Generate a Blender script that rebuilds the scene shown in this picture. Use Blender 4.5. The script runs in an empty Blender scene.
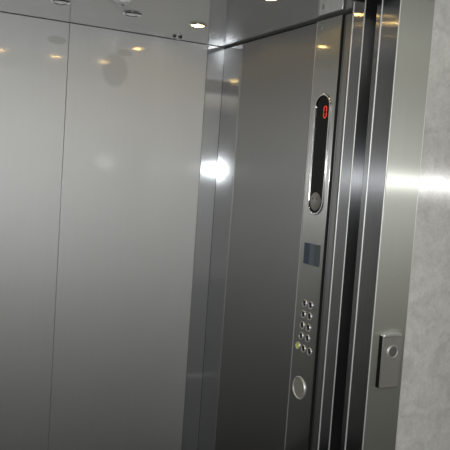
import bpy, bmesh, math
from mathutils import Vector, Matrix
PI = math.pi
S = bpy.context.scene
COL = S.collection

# ------------------------------------------------------------------ camera
F_PX, PITCH, ROLL, YAW = 697.6, math.radians(4.33), math.radians(3.94), math.radians(26.80)
EYE = Vector((0, 0, 1.66))
fw = Vector((math.sin(YAW)*math.cos(PITCH), math.cos(YAW)*math.cos(PITCH), -math.sin(PITCH)))
rt = Vector((math.cos(YAW), -math.sin(YAW), 0))
up = rt.cross(fw)
# verticals lean to the right: the camera is rolled anticlockwise
c_, s_ = math.cos(ROLL), math.sin(ROLL)
cx = rt*c_ + up*s_
cy = up*c_ - rt*s_
cam = bpy.data.objects.new('camera', bpy.data.cameras.new('camera'))
COL.objects.link(cam)
cam.matrix_world = Matrix(((cx.x, cy.x, -fw.x, EYE.x), (cx.y, cy.y, -fw.y, EYE.y), (cx.z, cy.z, -fw.z, EYE.z), (0, 0, 0, 1)))
cam.data.sensor_width = 36
cam.data.lens = F_PX/450*36
cam.data.clip_start = 0.02
S.camera = cam

# ------------------------------------------------------------------ world, flash, exposure
S.view_settings.view_transform = 'Standard'
S.view_settings.look = 'None'
S.view_settings.exposure = -0.20
S.view_settings.gamma = 1
S.view_settings.use_curve_mapping = False
w = bpy.data.worlds.new('world'); S.world = w; w.use_nodes = True
w.node_tree.nodes['Background'].inputs[0].default_value = (.5, .5, .48, 1)
w.node_tree.nodes['Background'].inputs[1].default_value = .03

FLASH_W, LOBBY_W, CAR_W = 160.0, 15.0, 1.6
fl = bpy.data.lights.new('camera_flash', 'POINT')
fl.energy = FLASH_W; fl.shadow_soft_size = .016; fl.color = (.96, .985, 1)
fo = bpy.data.objects.new('camera_flash', fl); COL.objects.link(fo)
fo.location = EYE + up*.018 + rt*.03 - fw*.01
ll = bpy.data.lights.new('lobby_fill_light', 'AREA')  # unseen soft area light, added as warm fill from the landing
ll.shape = 'RECTANGLE'; ll.size = 3.0; ll.size_y = 2.4; ll.energy = LOBBY_W; ll.color = (1, .90, .66)
lo = bpy.data.objects.new('lobby_fill_light', ll); COL.objects.link(lo)
lo.location = (-.3, -.9, 2.56)

# ------------------------------------------------------------------ materials
def mat(name):
    m = bpy.data.materials.new(name); m.use_nodes = True
    nt = m.node_tree; nt.nodes.clear()
    out = nt.nodes.new('ShaderNodeOutputMaterial')
    return m, nt, out
def N(nt, t, **kw):
    n = nt.nodes.new(t)
    for k, v in kw.items():
        if k.startswith('_'): setattr(n, k[1:], v)
        else: n.inputs[k].default_value = v
    return n
def steel(name, col, soft, ax, soft_w, fine=.02, fine_ax=0., grain=(60, 60, 1.2), grain_amt=.10, diffuse=.0, marks=()):
    """brushed steel: a broad lobe and a finer one; ax = anisotropy, tangent vertical"""
    m, nt, out = mat(name); L = nt.links.new
    tc = N(nt, 'ShaderNodeTexCoord')
    mp = N(nt, 'ShaderNodeMapping'); mp.inputs['Scale'].default_value = grain
    L(tc.outputs['Object'], mp.inputs[0])
    no = N(nt, 'ShaderNodeTexNoise', Scale=4., Detail=4.); L(mp.outputs[0], no.inputs['Vector'])
    big = N(nt, 'ShaderNodeTexNoise', Scale=3.2, Detail=2.); L(tc.outputs['Object'], big.inputs['Vector'])
    mul = N(nt, 'ShaderNodeMath', _operation='ADD'); L(no.outputs[0], mul.inputs[0]); L(big.outputs[0], mul.inputs[1])
    mr = N(nt, 'ShaderNodeMapRange'); mr.inputs[1].default_value = .6; mr.inputs[2].default_value = 1.4
    mr.inputs[3].default_value = 1-grain_amt; mr.inputs[4].default_value = 1+grain_amt
    L(mul.outputs[0], mr.inputs[0])
    cm = N(nt, 'ShaderNodeVectorMath', _operation='SCALE'); cm.inputs[0].default_value = col
    L(mr.outputs[0], cm.inputs['Scale'])
    if marks:
        geo = N(nt, 'ShaderNodeNewGeometry'); acc = None
        for x, z, rx, rz, st in marks:
            su = N(nt, 'ShaderNodeVectorMath', _operation='SUBTRACT'); su.inputs[1].default_value = (x, 0, z); L(geo.outputs['Position'], su.inputs[0])
            di = N(nt, 'ShaderNodeVectorMath', _operation='MULTIPLY'); di.inputs[1].default_value = (1/rx, 0, 1/rz); L(su.outputs[0], di.inputs[0])
            le = N(nt, 'ShaderNodeVectorMath', _operation='LENGTH'); L(di.outputs[0], le.inputs[0])
            rg_ = N(nt, 'ShaderNodeMapRange', _interpolation_type='SMOOTHSTEP'); rg_.inputs[1].default_value = .75; rg_.inputs[2].default_value = 1.1
            rg_.inputs[3].default_value = 1-st; rg_.inputs[4].default_value = 1; L(le.outputs['Value'], rg_.inputs[0])
            if acc is None: acc = rg_
            else:
                mm = N(nt, 'ShaderNodeMath', _operation='MULTIPLY'); L(acc.outputs[0], mm.inputs[0]); L(rg_.outputs[0], mm.inputs[1]); acc = mm
        m3 = N(nt, 'ShaderNodeMath', _operation='MULTIPLY'); L(acc.outputs[0], m3.inputs[0]); L(mr.outputs[0], m3.inputs[1]); L(m3.outputs[0], cm.inputs['Scale'])
    tan = N(nt, 'ShaderNodeCombineXYZ', Z=1.)
    g1 = N(nt, 'ShaderNodeBsdfAnisotropic', Roughness=soft, Anisotropy=ax, _distribution='GGX')
    g2 = N(nt, 'ShaderNodeBsdfAnisotropic', Roughness=fine, Anisotropy=fine_ax, _distribution='GGX')
    L(cm.outputs[0], g1.inputs['Color']); L(cm.outputs[0], g2.inputs['Color'])
    if ax: L(tan.outputs[0], g1.inputs['Tangent'])
    if fine_ax: L(tan.outputs[0], g2.inputs['Tangent'])
    mx = N(nt, 'ShaderNodeMixShader', Fac=soft_w); L(g2.outputs[0], mx.inputs[1]); L(g1.outputs[0], mx.inputs[2])
    last = mx
    if diffuse:
        d = N(nt, 'ShaderNodeBsdfDiffuse'); L(cm.outputs[0], d.inputs[0])
        m2 = N(nt, 'ShaderNodeMixShader', Fac=diffuse); L(mx.outputs[0], m2.inputs[1]); L(d.outputs[0], m2.inputs[2]); last = m2
    L(last.outputs[0], out.inputs[0])
    return m
def plain(name, col, rough=.5, metal=0., emit=0., ecol=None, spec=.5, trans=0.):
    m, nt, out = mat(name)
    p = N(nt, 'ShaderNodeBsdfPrincipled', Roughness=rough, Metallic=metal)
    p.inputs['Base Color'].default_value = (*col, 1)
    p.inputs['Specular IOR Level'].default_value = spec
    p.inputs['Transmission Weight'].default_value = trans
    if emit:
        p.inputs['Emission Color'].default_value = (*(ecol or col), 1); p.inputs['Emission Strength'].default_value = emit
    nt.links.new(p.outputs[0], out.inputs[0])
    return m

SMUDGES = [(1.078, 2.139, .072, .088, .16), (.777, 2.247, .050, .021, .20), (1.125, 2.232, .042, .018, .16)]   # greasy marks on the back wall: world x, z, radii, strength
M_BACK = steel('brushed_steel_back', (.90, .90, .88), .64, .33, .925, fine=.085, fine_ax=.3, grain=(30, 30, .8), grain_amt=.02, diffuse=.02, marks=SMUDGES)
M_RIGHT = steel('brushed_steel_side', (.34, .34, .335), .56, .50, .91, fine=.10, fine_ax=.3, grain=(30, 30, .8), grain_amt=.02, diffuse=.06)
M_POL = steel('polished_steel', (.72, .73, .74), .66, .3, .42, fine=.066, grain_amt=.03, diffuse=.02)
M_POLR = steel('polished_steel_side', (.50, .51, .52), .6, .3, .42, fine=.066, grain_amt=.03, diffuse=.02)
M_CEIL = steel('ceiling_steel', (.76, .76, .75), .6, 0., .40, fine=.05, grain=(20, 20, 20), grain_amt=.03, diffuse=.06)
M_JAMB = steel('jamb_steel', (.40, .405, .42), .28, .8, .42, fine=.12, fine_ax=.75, grain=(80, 80, .8), grain_amt=.12, diffuse=.02)
M_FRAME = steel('frame_steel', (.53, .53, .475), .40, .9, .23, fine=.55, fine_ax=.55, grain=(120, 120, .6), grain_amt=.04, diffuse=.14)
M_COP = steel('control_panel_steel', (.54, .54, .52), .45, .68, .66, fine=.11, fine_ax=.6, grain=(90, 90, .8), grain_amt=.05, diffuse=.05)
M_EDGE = steel('satin_steel_edge', (.80, .80, .78), .60, 0, .8, fine=.3, grain_amt=.02, diffuse=.05)
M_BRIGHT = steel('bright_rounded_edge', (.9, .9, .9), .6, 0, .5, fine=.3, grain_amt=.02, diffuse=.12)
M_DOOR = steel('door_edge_steel', (.045, .045, .045), .40, .5, .5, fine=.2, fine_ax=.5, grain_amt=.1, diffuse=.1)
M_CHROME = plain('chrome', (.85, .85, .85), .12, 1)
M_DARKM = plain('dark_anodised_metal', (.05, .05, .05), .35, .6)
M_BLACKGLASS = plain('black_glass', (.004, .004, .004), .12, 0, spec=.15)
M_BLACK = plain('black_plastic', (.012, .012, .012), .4)
M_GAP = plain('shadow_gap_liner', (.015, .015, .014), .7)
M_RED = plain('red_led', (.4, .02, .01), .4, 0, .55, (1, .10, .03))
M_YEL = plain('yellow_lit_button', (.5, .5, .05), .4, 0, .12, (.75, .8, .12))
M_LAMP = plain('lit_lamp_lens', (1, .9, .7), .4, 0, 42, (1, .66, .22))
M_LAMPDIM = plain('dim_lamp_lens', (.88, .88, .84), .25, .3, .10, (1, 1, .92))  # faint glow stands in for the bright silver reflector
M_GREY = plain('grey_disc', (.32, .32, .30), .35, .6)
M_NAVY = plain('navy_label', (.035, .05, .09), .35)
M_BLUE = plain('slate_blue_label', (.10, .13, .17), .35)
M_CALL = plain('call_button_face', (.13, .13, .12), .4, .3)
M_BLUE2 = plain('teal_grey_label', (.07, .09, .10), .35)
M_DISC = plain('button_face', (.30, .295, .25), .45, .1)

def glassy(name):
    m, nt, out = mat(name)
    tc = N(nt, 'ShaderNodeTexCoord'); v = N(nt, 'ShaderNodeTexVoronoi', Scale=70.)
    b = N(nt, 'ShaderNodeBump', Strength=.8, Distance=.004)
    p = N(nt, 'ShaderNodeBsdfPrincipled', Roughness=.12)
    p.inputs['Base Color'].default_value = (.85, .86, .84, 1)
    p.inputs['Coat Weight'].default_value = .6
    nt.links.new(tc.outputs['Object'], v.inputs['Vector']); nt.links.new(v.outputs['Distance'], b.inputs['Height'])
    nt.links.new(b.outputs[0], p.inputs['Normal']); nt.links.new(p.outputs[0], out.inputs[0])
    return m
M_CRYSTAL = glassy('faceted_crystal')

def stone(name, c1, c2, rough, sc):
    m, nt, out = mat(name); L = nt.links.new
    tc = N(nt, 'ShaderNodeTexCoord')
    n1 = N(nt, 'ShaderNodeTexNoise', Scale=sc, Detail=9., Roughness=.62, Distortion=.6); L(tc.outputs['Object'], n1.inputs['Vector'])
    n2 = N(nt, 'ShaderNodeTexNoise', Scale=sc*7, Detail=6., Roughness=.7); L(tc.outputs['Object'], n2.inputs['Vector'])
    ad = N(nt, 'ShaderNodeMath', _operation='MULTIPLY_ADD'); ad.inputs[1].default_value = .55
    L(n2.outputs[0], ad.inputs[0]); L(n1.outputs[0], ad.inputs[2])
    cr = N(nt, 'ShaderNodeValToRGB'); cr.color_ramp.elements[0].position = .55; cr.color_ramp.elements[1].position = 1.0
    cr.color_ramp.elements[0].color = (*c1, 1); cr.color_ramp.elements[1].color = (*c2, 1)
    L(ad.outputs[0], cr.inputs[0])
    d = N(nt, 'ShaderNodeBsdfDiffuse'); L(cr.outputs[0], d.inputs[0])
    g = N(nt, 'ShaderNodeBsdfAnisotropic', Roughness=rough, Anisotropy=.9, _distribution='GGX'); L(cr.outputs[0], g.inputs[0])
    tan = N(nt, 'ShaderNodeCombineXYZ', Z=1.); L(tan.outputs[0], g.inputs['Tangent'])
    mx = N(nt, 'ShaderNodeMixShader', Fac=.22); L(d.outputs[0], mx.inputs[1]); L(g.outputs[0], mx.inputs[2])
    L(mx.outputs[0], out.inputs[0])
    return m
M_STONE = stone('mottled_cladding', (.54, .525, .495), (.77, .75, .715), .40, 16)
M_FLOOR = stone('beige_floor', (.36, .28, .16), (.50, .41, .25), .3, 5)
M_PLASTER = plain('lobby_plaster', (.34, .33, .30), .8)
M_LCEIL = plain('lobby_ceiling_paint', (.6, .6, .57), .8)

# ------------------------------------------------------------------ mesh helpers
def add_box(bm, x0, x1, y0, y1, z0, z1):
    vs = [bm.verts.new((x, y, z)) for z in (z0, z1) for y in (y0, y1) for x in (x0, x1)]
    for f in ((0, 2, 3, 1), (4, 5, 7, 6), (0, 1, 5, 4), (2, 6, 7, 3), (0, 4, 6, 2), (1, 3, 7, 5)):
        bm.faces.new([vs[i] for i in f])
def lathe(bm, prof, n=40):
    """profile [(r, h)] around Z"""
    rings = []
    for r, h in prof:
        if r < 1e-6: rings.append([bm.verts.new((0, 0, h))])
        else: rings.append([bm.verts.new((r*math.cos(2*PI*k/n), r*math.sin(2*PI*k/n), h)) for k in range(n)])
    for A, B in zip(rings, rings[1:]):
        for k in range(n):
            k2 = (k+1) % n
            if len(A) == 1 and len(B) == 1: continue
            if len(A) == 1: bm.faces.new((A[0], B[k], B[k2]))
            elif len(B) == 1: bm.faces.new((A[k], A[k2], B[0]))
            else: bm.faces.new((A[k], A[k2], B[k2], B[k]))
def stadium(w, h, n=14):
    r = w/2; c = h/2-r
    return [(r*math.cos(PI*k/n), c+r*math.sin(PI*k/n)) for k in range(n+1)] + [(r*math.cos(PI+PI*k/n), -c+r*math.sin(PI+PI*k/n)) for k in range(n+1)]
def rrect(w, h, r, n=5, arch=0.):
    pts = []
    for cxx, cyy, a0 in ((w/2-r, h/2-r, 0), (-w/2+r, h/2-r, PI/2), (-w/2+r, -h/2+r, PI), (w/2-r, -h/2+r, 1.5*PI)):
        for k in range(n+1):
            a = a0+PI/2*k/n
            x, y = cxx+r*math.cos(a), cyy+r*math.sin(a)
            pts.append((x, y))
    return pts
def prism(bm, pts, z0, z1, cap0=True):
    a = [bm.verts.new((x, y, z0)) for x, y in pts]; b = [bm.verts.new((x, y, z1)) for x, y in pts]
    n = len(pts)
    for k in range(n): bm.faces.new((a[k], a[(k+1) % n], b[(k+1) % n], b[k]))
    if cap0: bm.faces.new(a[::-1])
    bm.faces.new(b)
def ring_prism(bm, outer, inner, z0, z1):
    n = len(outer)
    o0 = [bm.verts.new((x, y, z0)) for x, y in outer]; o1 = [bm.verts.new((x, y, z1)) for x, y in outer]
    i0 = [bm.verts.new((x, y, z0)) for x, y in inner]; i1 = [bm.verts.new((x, y, z1)) for x, y in inner]
    for k in range(n):
        j = (k+1) % n
        bm.faces.new((o0[k], o0[j], o1[j], o1[k])); bm.faces.new((o1[k], o1[j], i1[j], i1[k]))
        bm.faces.new((i1[k], i1[j], i0[j], i0[k])); bm.faces.new((i0[k], i0[j], o0[j], o0[k]))
def obj(name, bm, m, parent=None, bevel=0., seg=3, smooth=False, loc=None, rot=None):
    bmesh.ops.recalc_face_normals(bm, faces=bm.faces)
    me = bpy.data.meshes.new(name); bm.to_mesh(me); bm.free()
    me.materials.append(m)
    o = bpy.data.objects.new(name, me); COL.objects.link(o)
    if parent is not None: o.parent = parent
    if loc is not None: o.location = loc
    if rot is not None: o.rotation_euler = rot
    if bevel:
        b = o.modifiers.new('bevel', 'BEVEL'); b.width = bevel; b.segments = seg; b.limit_method = 'ANGLE'; b.angle_limit = math.radians(40)
        b.harden_normals = False
    if smooth or bevel:
        for p in me.polygons: p.use_smooth = True
        me.set_sharp_from_angle(angle=math.radians(50))
    return o
def box(name, b, m, parent=None, bevel=0., **kw):
    bm = bmesh.new()
    cx0, cy0, cz0 = (b[0]+b[1])/2, (b[2]+b[3])/2, (b[4]+b[5])/2
    if parent is None or parent.location.length == 0:
        add_box(bm, b[0]-cx0, b[1]-cx0, b[2]-cy0, b[3]-cy0, b[4]-cz0, b[5]-cz0)
        return obj(name, bm, m, parent, bevel, loc=(cx0, cy0, cz0), **kw)
    add_box(bm, b[0]-cx0, b[1]-cx0, b[2]-cy0, b[3]-cy0, b[4]-cz0, b[5]-cz0)
    return obj(name, bm, m, parent, bevel, loc=Vector((cx0, cy0, cz0))-parent.location, **kw)
def struct(o, label, cat):
    o['kind'] = 'structure'; o['label'] = label; o['category'] = cat; return o
def thing(name, label, cat, loc=(0, 0, 0), rot=(0, 0, 0), group=None):
    o = bpy.data.objects.new(name, None); COL.objects.link(o)
    o.empty_display_size = .05
    o.location = loc; o.rotation_euler = rot
    o['label'] = label; o['category'] = cat
    if group: o['group'] = group
    return o

# ------------------------------------------------------------------ dimensions
AX, BY, H = 1.690, 3.496, 2.34           # right wall, back wall, ceiling of the lift car
LX = -.02                                # left wall of the car
SEAM = .835
JX = 1.52                                # side of the opening
YF = 1.846                               # face of the landing frame
CARF = 2.035

# ------------------------------------------------------------------ structure: lift car
wb = box('wall_back', (LX-.05, AX+.05, BY+.012, BY+.05, 0, H+.02), M_GAP)
struct(wb, 'brushed steel back wall of the lift car, in two tall panels with one thin seam', 'wall')
ZT = H-.002
box('wall_panel', (LX+.001, SEAM-.0012, BY, BY+.012, .02, ZT), M_BACK, wb, .0012)
box('wall_panel', (SEAM+.0012, AX-.102, BY, BY+.012, .02, ZT), M_BACK, wb, .0012)
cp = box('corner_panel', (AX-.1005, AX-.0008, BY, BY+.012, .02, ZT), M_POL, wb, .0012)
cp['label'] = 'narrow polished steel strip beside the corner'

wr = box('wall_right', (AX+.012, AX+.05, CARF+.02, BY+.012, 0, H+.02), M_GAP)
struct(wr, 'darker brushed steel side wall of the lift car that carries the control panel', 'wall')
ZR = H-.010
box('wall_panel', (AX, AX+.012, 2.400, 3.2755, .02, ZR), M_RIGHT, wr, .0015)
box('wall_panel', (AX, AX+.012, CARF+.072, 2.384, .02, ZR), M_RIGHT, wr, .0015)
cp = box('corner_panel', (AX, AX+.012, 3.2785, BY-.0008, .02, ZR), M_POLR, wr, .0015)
cp['label'] = 'narrow polished steel strip beside the corner'

wl = box('wall_left', (LX-.05, LX, CARF+.02, BY+.012, 0, H+.02), M_BACK)
struct(wl, 'brushed steel side wall of the lift car opposite the control panel', 'wall')
ce = box('ceiling', (LX-.05, AX+.05, CARF, BY+.05, H, H+.03), M_CEIL)
struct(ce, 'polished grey steel ceiling of the lift car with round spotlights', 'ceiling')
fl_ = box('floor', (LX-.05, AX+.05, 2.0, BY+.05, -.03, 0), M_FLOOR)
struct(fl_, 'beige floor of the lift car', 'floor')
# front return of the car
t1 = box('trim_1', (JX, AX+.05, CARF, CARF+.07, 0, H), M_JAMB, None, .002)
struct(t1, 'vertical steel return post of the lift car right behind the sliding doors', 'door jamb')
t2 = box('trim_2', (LX-.05, .15, CARF, CARF+.07, 0, H), M_JAMB, None, .002)
struct(t2, 'steel return post of the lift car at its far side', 'door jamb')
t3 = box('trim_3', (.1505, JX-.0005, CARF, CARF+.07, 2.305, H), M_JAMB, None, .002)
struct(t3, 'steel header above the lift car opening', 'door header')

def edge(parent, x, y, z0, z1, rad=.0028):  # rod added along a steel fold so the edge catches the flash
    bm = bmesh.new(); prism(bm, [(rad*math.cos(2*PI*k/24), rad*math.sin(2*PI*k/24)) for k in range(24)], z0, z1)
    o = obj('highlight_rod', bm, M_EDGE, parent, smooth=True, loc=Vector((x, y, 0))-parent.location)
    o['label'] = 'thin bright steel rod added along the edge to catch the flash'
    return o
edge(t1, JX-.0004, CARF+.0672, .01, 2.30, .003); edge(t1, JX+.0012, CARF+.0024, .01, 2.30)
# ------------------------------------------------------------------ sliding doors parked in their pocket
d1 = box('door_1', (JX+.050, 2.35, 1.994, 2.027, .01, 2.28), M_DOOR, None, .002)
struct(d1, 'inner sliding lift door, pushed open so only its dark edge shows', 'door')
box('rubber_edge', (JX+.042, JX+.050, 2.003, 2.018, .02, 2.27), M_BLACK, d1, .001)['label'] = 'black rubber edge strip'
d2 = box('door_2', (JX+.006, 2.35, 1.952, 1.978, .01, 2.28), M_JAMB, None, .002)
struct(d2, 'outer sliding lift door, pushed open behind the landing frame', 'door')
# door sills and pocket liner
lin = box('wall_pocket', (2.36, 2.4, 1.87, 2.3, 0, 2.34), M_GAP)
struct(lin, 'dark end of the door pocket', 'wall')
s1 = box('trim_4', (.1, 2.35, 1.93, 2.033, -.03, 0), M_DARKM)
struct(s1, 'grooved metal door sill between car and landing', 'door sill')

# ------------------------------------------------------------------ landing frame
FX1 = AX-.024
def frame():
    bm = bmesh.new()
    add_box(bm, JX+.0015, FX1, YF, 1.943, 0, 2.28)
    return bm
tf = obj('trim_5', frame(), M_FRAME, None, .002)
struct(tf, 'broad upright steel landing frame that carries the call button', 'door frame')
box('reveal_liner', (JX, JX+.0015, YF+.001, 1.943, .001, 2.279), M_JAMB, tf)['label'] = 'darker polished steel lining of the frame edge'
edge(tf, JX+.0012, YF+.0022, .001, 2.279); edge(tf, JX-.0002, 1.9412, .001, 2.279, .003); edge(tf, FX1-.0008, YF+.0008, .001, 2.279, .0012)
tfl = box('trim_6', (.004, .15, YF, 1.943, 0, 2.28), M_FRAME, None, .002)
struct(tfl, 'upright steel landing frame on the far side of the opening', 'door frame')
tfh = box('trim_7', (.004, FX1, YF, 1.943, 2.2805, 2.42), M_FRAME, None, .002)
struct(tfh, 'steel header of the landing frame', 'door frame')

# ------------------------------------------------------------------ lobby
wf = box('wall_front', (FX1+.003, 3.2, YF+.004, 1.95, 0, 2.6), M_STONE, None, .001)
struct(wf, 'mottled pale grey landing wall beside the steel frame', 'wall')
wf2 = box('wall_front_left', (-3, .001, YF+.004, 1.95, 0, 2.6), M_STONE)
struct(wf2, 'mottled pale grey landing wall on the far side of the lift', 'wall')
wf3 = box('wall_front_top', (.001, FX1+.003, YF+.004, 1.95, 2.4205, 2.6), M_STONE)
struct(wf3, 'mottled pale grey landing wall above the lift', 'wall')
struct(box('floor_lobby', (-3, 3.2, -2.6, 1.93, -.03, 0), M_FLOOR), 'beige landing floor in front of the lift', 'floor')
struct(box('ceiling_lobby', (-3, 3.2, -2.6, 1.95, 2.6, 2.64), M_LCEIL), 'pale landing ceiling', 'ceiling')
struct(box('wall_lobby_back', (-3, 3.2, -2.64, -2.6, 0, 2.64), M_PLASTER), 'plain landing wall facing the lift', 'wall')
struct(box('wall_lobby_left', (-3.04, -3, -2.64, 1.95, 0, 2.64), M_PLASTER), 'plain landing side wall', 'wall')
struct(box('wall_lobby_right', (3.2, 3.24, -2.64, 1.95, 0, 2.64), M_PLASTER), 'plain landing side wall near the call button', 'wall')

# ------------------------------------------------------------------ ceiling spotlights
def spot(x, y, lit, label):
    t = thing('ceiling_spotlight', label, 'light', (x, y, H), (PI, 0, 0), 'round spotlights in the lift ceiling')
    bm = bmesh.new()
    lathe(bm, [(.0305, .0005), (.0305, .0035), (.033, .0065), (.038, .007), (.0415, .005), (.043, .0015), (.043, .0002)], 48)
    obj('trim_ring', bm, M_CHROME, t, smooth=True)
    bm = bmesh.new()
    lathe(bm, [(.0300, .0008), (.028, .0045), (.018, .0075), (0, .0085)], 40)
    ln = obj('lens', bm, M_LAMP if lit else M_LAMPDIM, t, smooth=True)
    if lit:
        lp = bpy.data.lights.new('spotlight_lamp', 'SPOT'); lp.energy = CAR_W; lp.color = (1, .82, .55)
        lp.spot_size = math.radians(110); lp.spot_blend = .8; lp.shadow_soft_size = .028
        q = bpy.data.objects.new('spotlight_lamp', lp); COL.objects.link(q); q.parent = t
        q.location = (0, 0, .012); q.rotation_euler = (PI, 0, 0)
    return t
spot(1.335, 3.07, True, 'glowing round ceiling spotlight nearest the back right corner')
spot(1.012, 3.07, False, 'dim round ceiling spotlight near the back wall, right of the crystal dome')
spot(.690, 3.07, False, 'dim round ceiling spotlight at the top left, near the wall seam')
spot(1.335, 2.395, True, 'glowing round ceiling spotlight at the top edge, nearest the control panel')
spot(1.03, 2.33, True, 'lit ceiling spotlight in the front row, second from the control panel')
spot(.70, 2.30, True, 'lit ceiling spotlight in the front row, third from the control panel')

# crystal dome in the middle of the ceiling
t = thing('ceiling_dome', 'clear faceted crystal dome light in the middle of the lift ceiling', 'light', (.855, 2.72, H), (PI, 0, 0))
bm = bmesh.new(); lathe(bm, [(.056, .0002), (.056, .008), (.060, .011), (.068, .009), (.071, .004), (.071, .0002)], 48)
obj('trim_ring', bm, M_CHROME, t, smooth=True)
bm = bmesh.new(); lathe(bm, [(.055, .006)] + [(.055*math.cos(a), .006+.044*math.sin(a)) for a in [PI/2*k/7 for k in range(1, 7)]] + [(0, .050)], 14)
obj('crystal', bm, M_CRYSTAL, t)
bm = bmesh.new(); lathe(bm, [(0, .0535), (.004, .0525), (.005, .046)], 16)
obj('centre_stud', bm, M_BLACK, t, smooth=True)

# small fitting by the back wall
t = thing('ceiling_fitting', 'tiny chrome and black fitting on the ceiling edge above the back wall', 'fitting', (1.372, 3.405, H), (PI, 0, 0))
bm = bmesh.new(); lathe(bm, [(.006, 0), (.006, .012), (.0085, .014), (.0085, .02), (.006, .022), (0, .022)], 20)
obj('pin', bm, M_CHROME, t, smooth=True)
for s in (-1, 1):
    bm = bmesh.new(); lathe(bm, [(.008, 0), (.008, .006), (.005, .009), (0, .009)], 18)
    obj('foot', bm, M_BLACK, t, smooth=True, loc=(s*.017, 0, 0))['label'] = 'black round foot'

# ------------------------------------------------------------------ control panel on the right wall
# local frame: x = towards the camera (world -Y), y = up (world Z), z = out of the wall (world -X)
PT = .014
PXW = AX-PT                          # plane of its face
def toY(y, z): return y*PXW/AX, 1.66+(z)*PXW/AX
PC = Vector((PXW, 2.492*PXW/AX, 1.1))
cop = thing('control_panel', 'full-height steel lift control panel with red floor display and round buttons', 'control panel', (AX, 2.487, 1.1))
cop.matrix_world = Matrix(((0, 0, -1, AX), (-1, 0, 0, PC.y), (0, 1, 0, 1.1), (0, 0, 0, 1)))
def L2(y, z):                       # measured on the plane X = AX, as (world y, height over the eye)
    yy, zz = toY(y, z); return PC.y-yy, zz-1.1
y0, _ = L2(2.602, 0); y1, _ = L2(2.4155, 0)
# faceplate: a bowed section, full height
sec = []
n = 16
for k in range(n+1):
    a = k/n
    x = y0+(y1-y0)*a
    e = min(a, 1-a)*(y1-y0)
    zz = PT*(1-max(0, 1-e/.016)**2.2*.92)
    sec.append((x, zz))
sec2 = [(y0, 0)]
for e in [0, .0012, .0025, .004, .006, .009, .012, .016]:
    sec2.append((y0+e, PT*(math.sqrt(max(0, 1-(1-e/.016)**2)))*.999+.0002))
for e in [.003, .002, .001, .0003, 0]:
    sec2.append((y1-e, PT-.003+.003*math.sqrt(max(0, 1-(1-e/.003)**2))))
sec2.append((y1, 0))
bm = bmesh.new()
z0, z1 = -1.09, H-1.1-.012
A = [bm.verts.new((x, z0, z)) for x, z in sec2]; B = [bm.verts.new((x, z1, z)) for x, z in sec2]
for k in range(len(A)-1): bm.faces.new((A[k], A[k+1], B[k+1], B[k]))
bm.faces.new((A[-1], A[0], B[0], B[-1])); bm.faces.new(A); bm.faces.new(B[::-1])
fp = obj('faceplate', bm, M_COP, cop, smooth=True)
bm = bmesh.new(); add_box(bm, y1+.0002, y1+.0035, z0, z1, 0, PT-.002)
obj('side_gasket', bm, M_BLACK, cop)['label'] = 'black gap strip along the panel edge'
bm = bmesh.new(); prism(bm, [(.009*math.cos(2*PI*k/32), .009*math.sin(2*PI*k/32)) for k in range(32)], z0, z1)  # pale rod added to give the panel's far edge a bright highlight
o = obj('highlight_rod', bm, M_BRIGHT, cop, smooth=True, loc=(y0+.009, 0, PT-.0082), rot=None)
o.rotation_euler = (-PI/2, 0, 0); o['label'] = 'bright rounded far edge of the panel'
# display window
dx, dzt = L2(2.499, 0)
zt = 1.66+.352*PXW/AX-1.1; zb = 1.66-.148*PXW/AX-1.1
dh = zt-zb; dc = (zt+zb)/2
DW = .101
bm = bmesh.new(); ring_prism(bm, stadium(DW+.018, dh+.018), stadium(DW, dh), PT-.002, PT+.006)
obj('bezel', bm, M_CHROME, cop, .0022, loc=(dx, dc, 0))
bm = bmesh.new(); prism(bm, stadium(DW+.001, dh+.001), PT-.004, PT+.0015)
gl = obj('display_window', bm, M_BLACKGLASS, cop, loc=(dx, dc, 0))
# red digit 0: hexagonal segments
def seg(bm, xa, ya, xb, yb, wd, z0, z1):
    d = Vector((xb-xa, yb-ya)); l = d.length; d /= l; p = Vector((-d.y, d.x))*wd/2
    a = Vector((xa, ya)); b = Vector((xb, yb)); e = d*wd/2
    pts = [a, a+e+p, b-e+p, b, b-e-p, a+e-p]
    prism(bm, [(q.x, q.y) for q in pts], z0, z1)
bm = bmesh.new()
gw, gh, wd = .019, .046, .0058
g = .0012
seg(bm, -gw/2+g, gh/2, gw/2-g, gh/2, wd, 0, .0008); seg(bm, -gw/2+g, -gh/2, gw/2-g, -gh/2, wd, 0, .0008)
for sx in (-1, 1):
    seg(bm, sx*gw/2, g*.7, sx*gw/2, gh/2-g, wd, 0, .0008); seg(bm, sx*gw/2, -gh/2+g, sx*gw/2, -g*.7, wd, 0, .0008)
dgx, dgz = L2(2.479, .281)
o = obj('digit', bm, M_RED, gl, loc=(dgx-dx, dgz-dc, PT+.0016)); o['label'] = 'glowing red number 0'
# round grey disc at the window's lower end
bm = bmesh.new(); lathe(bm, [(.039, PT), (.039, PT+.004), (.036, PT+.006), (0, PT+.0065)], 40)
dkx, dkz = L2(2.507, -.088)
dk = obj('speaker_disc', bm, M_GREY, cop, smooth=True, loc=(dx, zb+DW/2-.002, 0))
dk['label'] = 'round grey metal disc with two small dark holes'
for s in (-1, 1):
    bm = bmesh.new(); lathe(bm, [(.0035, 0), (.0035, .0008), (0, .0008)], 12)
    obj('hole', bm, M_BLACK, dk, loc=(s*.015, .012, PT+.0062))
# screw near the top
sx_, sz_ = L2(2.555, .640)
bm = bmesh.new(); lathe(bm, [(.009, 0), (.009, .002), (.006, .004), (0, .0044)], 20)
sc_ = obj('screw', bm, M_EDGE, cop, smooth=True, loc=(sx_, sz_, PT))
bm = bmesh.new(); add_box(bm, -.0055, .0055, -.001, .001, 0, .001); obj('slot', bm, M_BLACK, sc_, loc=(0, 0, .0032), rot=(0, 0, .9))
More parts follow.
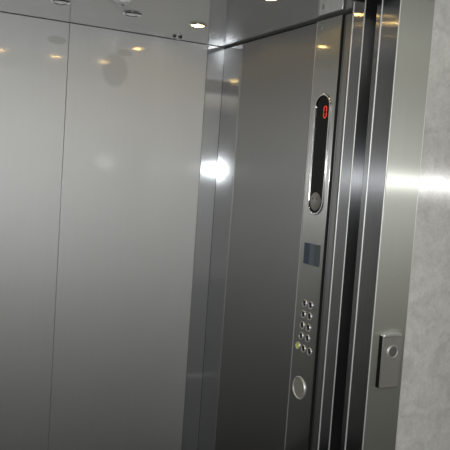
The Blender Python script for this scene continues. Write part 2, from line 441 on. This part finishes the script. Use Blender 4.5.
# blue-grey label plate
lx, lz = L2(2.497, -.328)
bm = bmesh.new(); prism(bm, rrect(.122, .092, .004), 0, .002)
lb = obj('label_plate', bm, M_BLUE2, cop, .0006, loc=(lx, lz, PT)); lb['label'] = 'blue-grey rectangular plate'
bm = bmesh.new(); prism(bm, rrect(.040, .088, .003), 0, .001); obj('dark_band', bm, M_NAVY, lb, loc=(-.037, 0, .002))
bm = bmesh.new(); prism(bm, rrect(.038, .088, .003), 0, .001); obj('pale_band', bm, M_BLUE, lb, loc=(.002, 0, .002))
# floor buttons
def button(px, pz, face, r=.0165, label=None):
    bm = bmesh.new(); lathe(bm, [(r, 0), (r, .004), (r-.0012, .0055), (r-.003, .005), (r-.0034, .0025)], 32)
    rg = obj('button_ring', bm, M_BRIGHT, cop, smooth=True, loc=(px, pz, PT))
    if label: rg['label'] = label
    bm = bmesh.new(); lathe(bm, [(r-.0032, .001), (r-.0032, .002), (0, .0024)], 28)
    obj('button_face', bm, face, rg, smooth=True)
BTN = [(2.520, -.5455), (2.473, -.5448), (2.523, -.5947), (2.475, -.5939), (2.526, -.6429), (2.478, -.6439), (2.528, -.6915), (2.478, -.6911)]
for y, z in BTN:
    px, pz = L2(y, z); button(px, pz, M_BLACK)
for (y, z), f, lb_ in zip([(2.548, -.7400), (2.503, -.7420), (2.455, -.7430)], (M_YEL, M_BLACK, M_BLACK), ('button lit yellow', None, None)):
    px, pz = L2(y, z); button(px, pz, f, label=lb_)
# large round button
bx_, bz_ = L2(2.512, -.920)
bm = bmesh.new(); lathe(bm, [(.050, 0), (.050, .005), (.0475, .0075), (.044, .007), (.0425, .003)], 48)
br = obj('large_button_ring', bm, M_BRIGHT, cop, smooth=True, loc=(bx_, bz_, PT))
bm = bmesh.new(); lathe(bm, [(.043, .001), (.0425, .003), (0, .0055)], 40)
obj('large_button_face', bm, M_DISC, br, smooth=True)

# ------------------------------------------------------------------ call button on the landing frame
# local frame: x right, y up, z out of the frame (world -Y)
cb = thing('call_button', 'small upright steel call box with one ringed round button on the landing frame', 'call button')
BW, BH, BD = .083, .186, .020
cb.matrix_world = Matrix(((1, 0, 0, 1.592), (0, 0, -1, YF), (0, 1, 0, 1.054), (0, 0, 0, 1)))
M_BOX = steel('call_box_steel', (.56, .545, .51), .45, .5, .7, fine=.2, grain_amt=.05, diffuse=.12)
bm = bmesh.new(); prism(bm, rrect(BW, BH, .006), 0, BD-.0045)
obj('back_box', bm, M_DOOR, cb)['label'] = 'dark side of the call box'
bm = bmesh.new(); prism(bm, rrect(BW-.001, BH-.001, .006), BD-.0045, BD)
hs = obj('housing', bm, M_BOX, cb, .0025)
bm = bmesh.new()
m_ = 12
lo_, hi_ = [], []
for k in range(m_+1):
    x = -BW/2+BW*k/m_; arch = .006*(1-(2*k/m_-1)**2)
    lo_.append((x, BH/2-.010)); hi_.append((x, BH/2+.002+arch))
prism(bm, lo_+hi_[::-1], 0, BD+.003)
cap = obj('top_cap', bm, M_EDGE, cb, .006); cap['label'] = 'bright curved chrome top cap'
bm = bmesh.new(); lathe(bm, [(.0225, 0), (.0225, .003), (.0205, .005), (.018, .004), (.0175, .001)], 40)
rg = obj('button_ring', bm, M_EDGE, cb, smooth=True, loc=(.003, .034, BD))
bm = bmesh.new(); lathe(bm, [(.0178, 0), (.0178, .0025), (0, .0032)], 32)
obj('button_face', bm, M_CALL, rg, smooth=True)
bm = bmesh.new(); prism(bm, rrect(.012, .007, .001), 0, .0006)
obj('arrow_plate', bm, M_GREY, cb, loc=(.006, .076, BD))
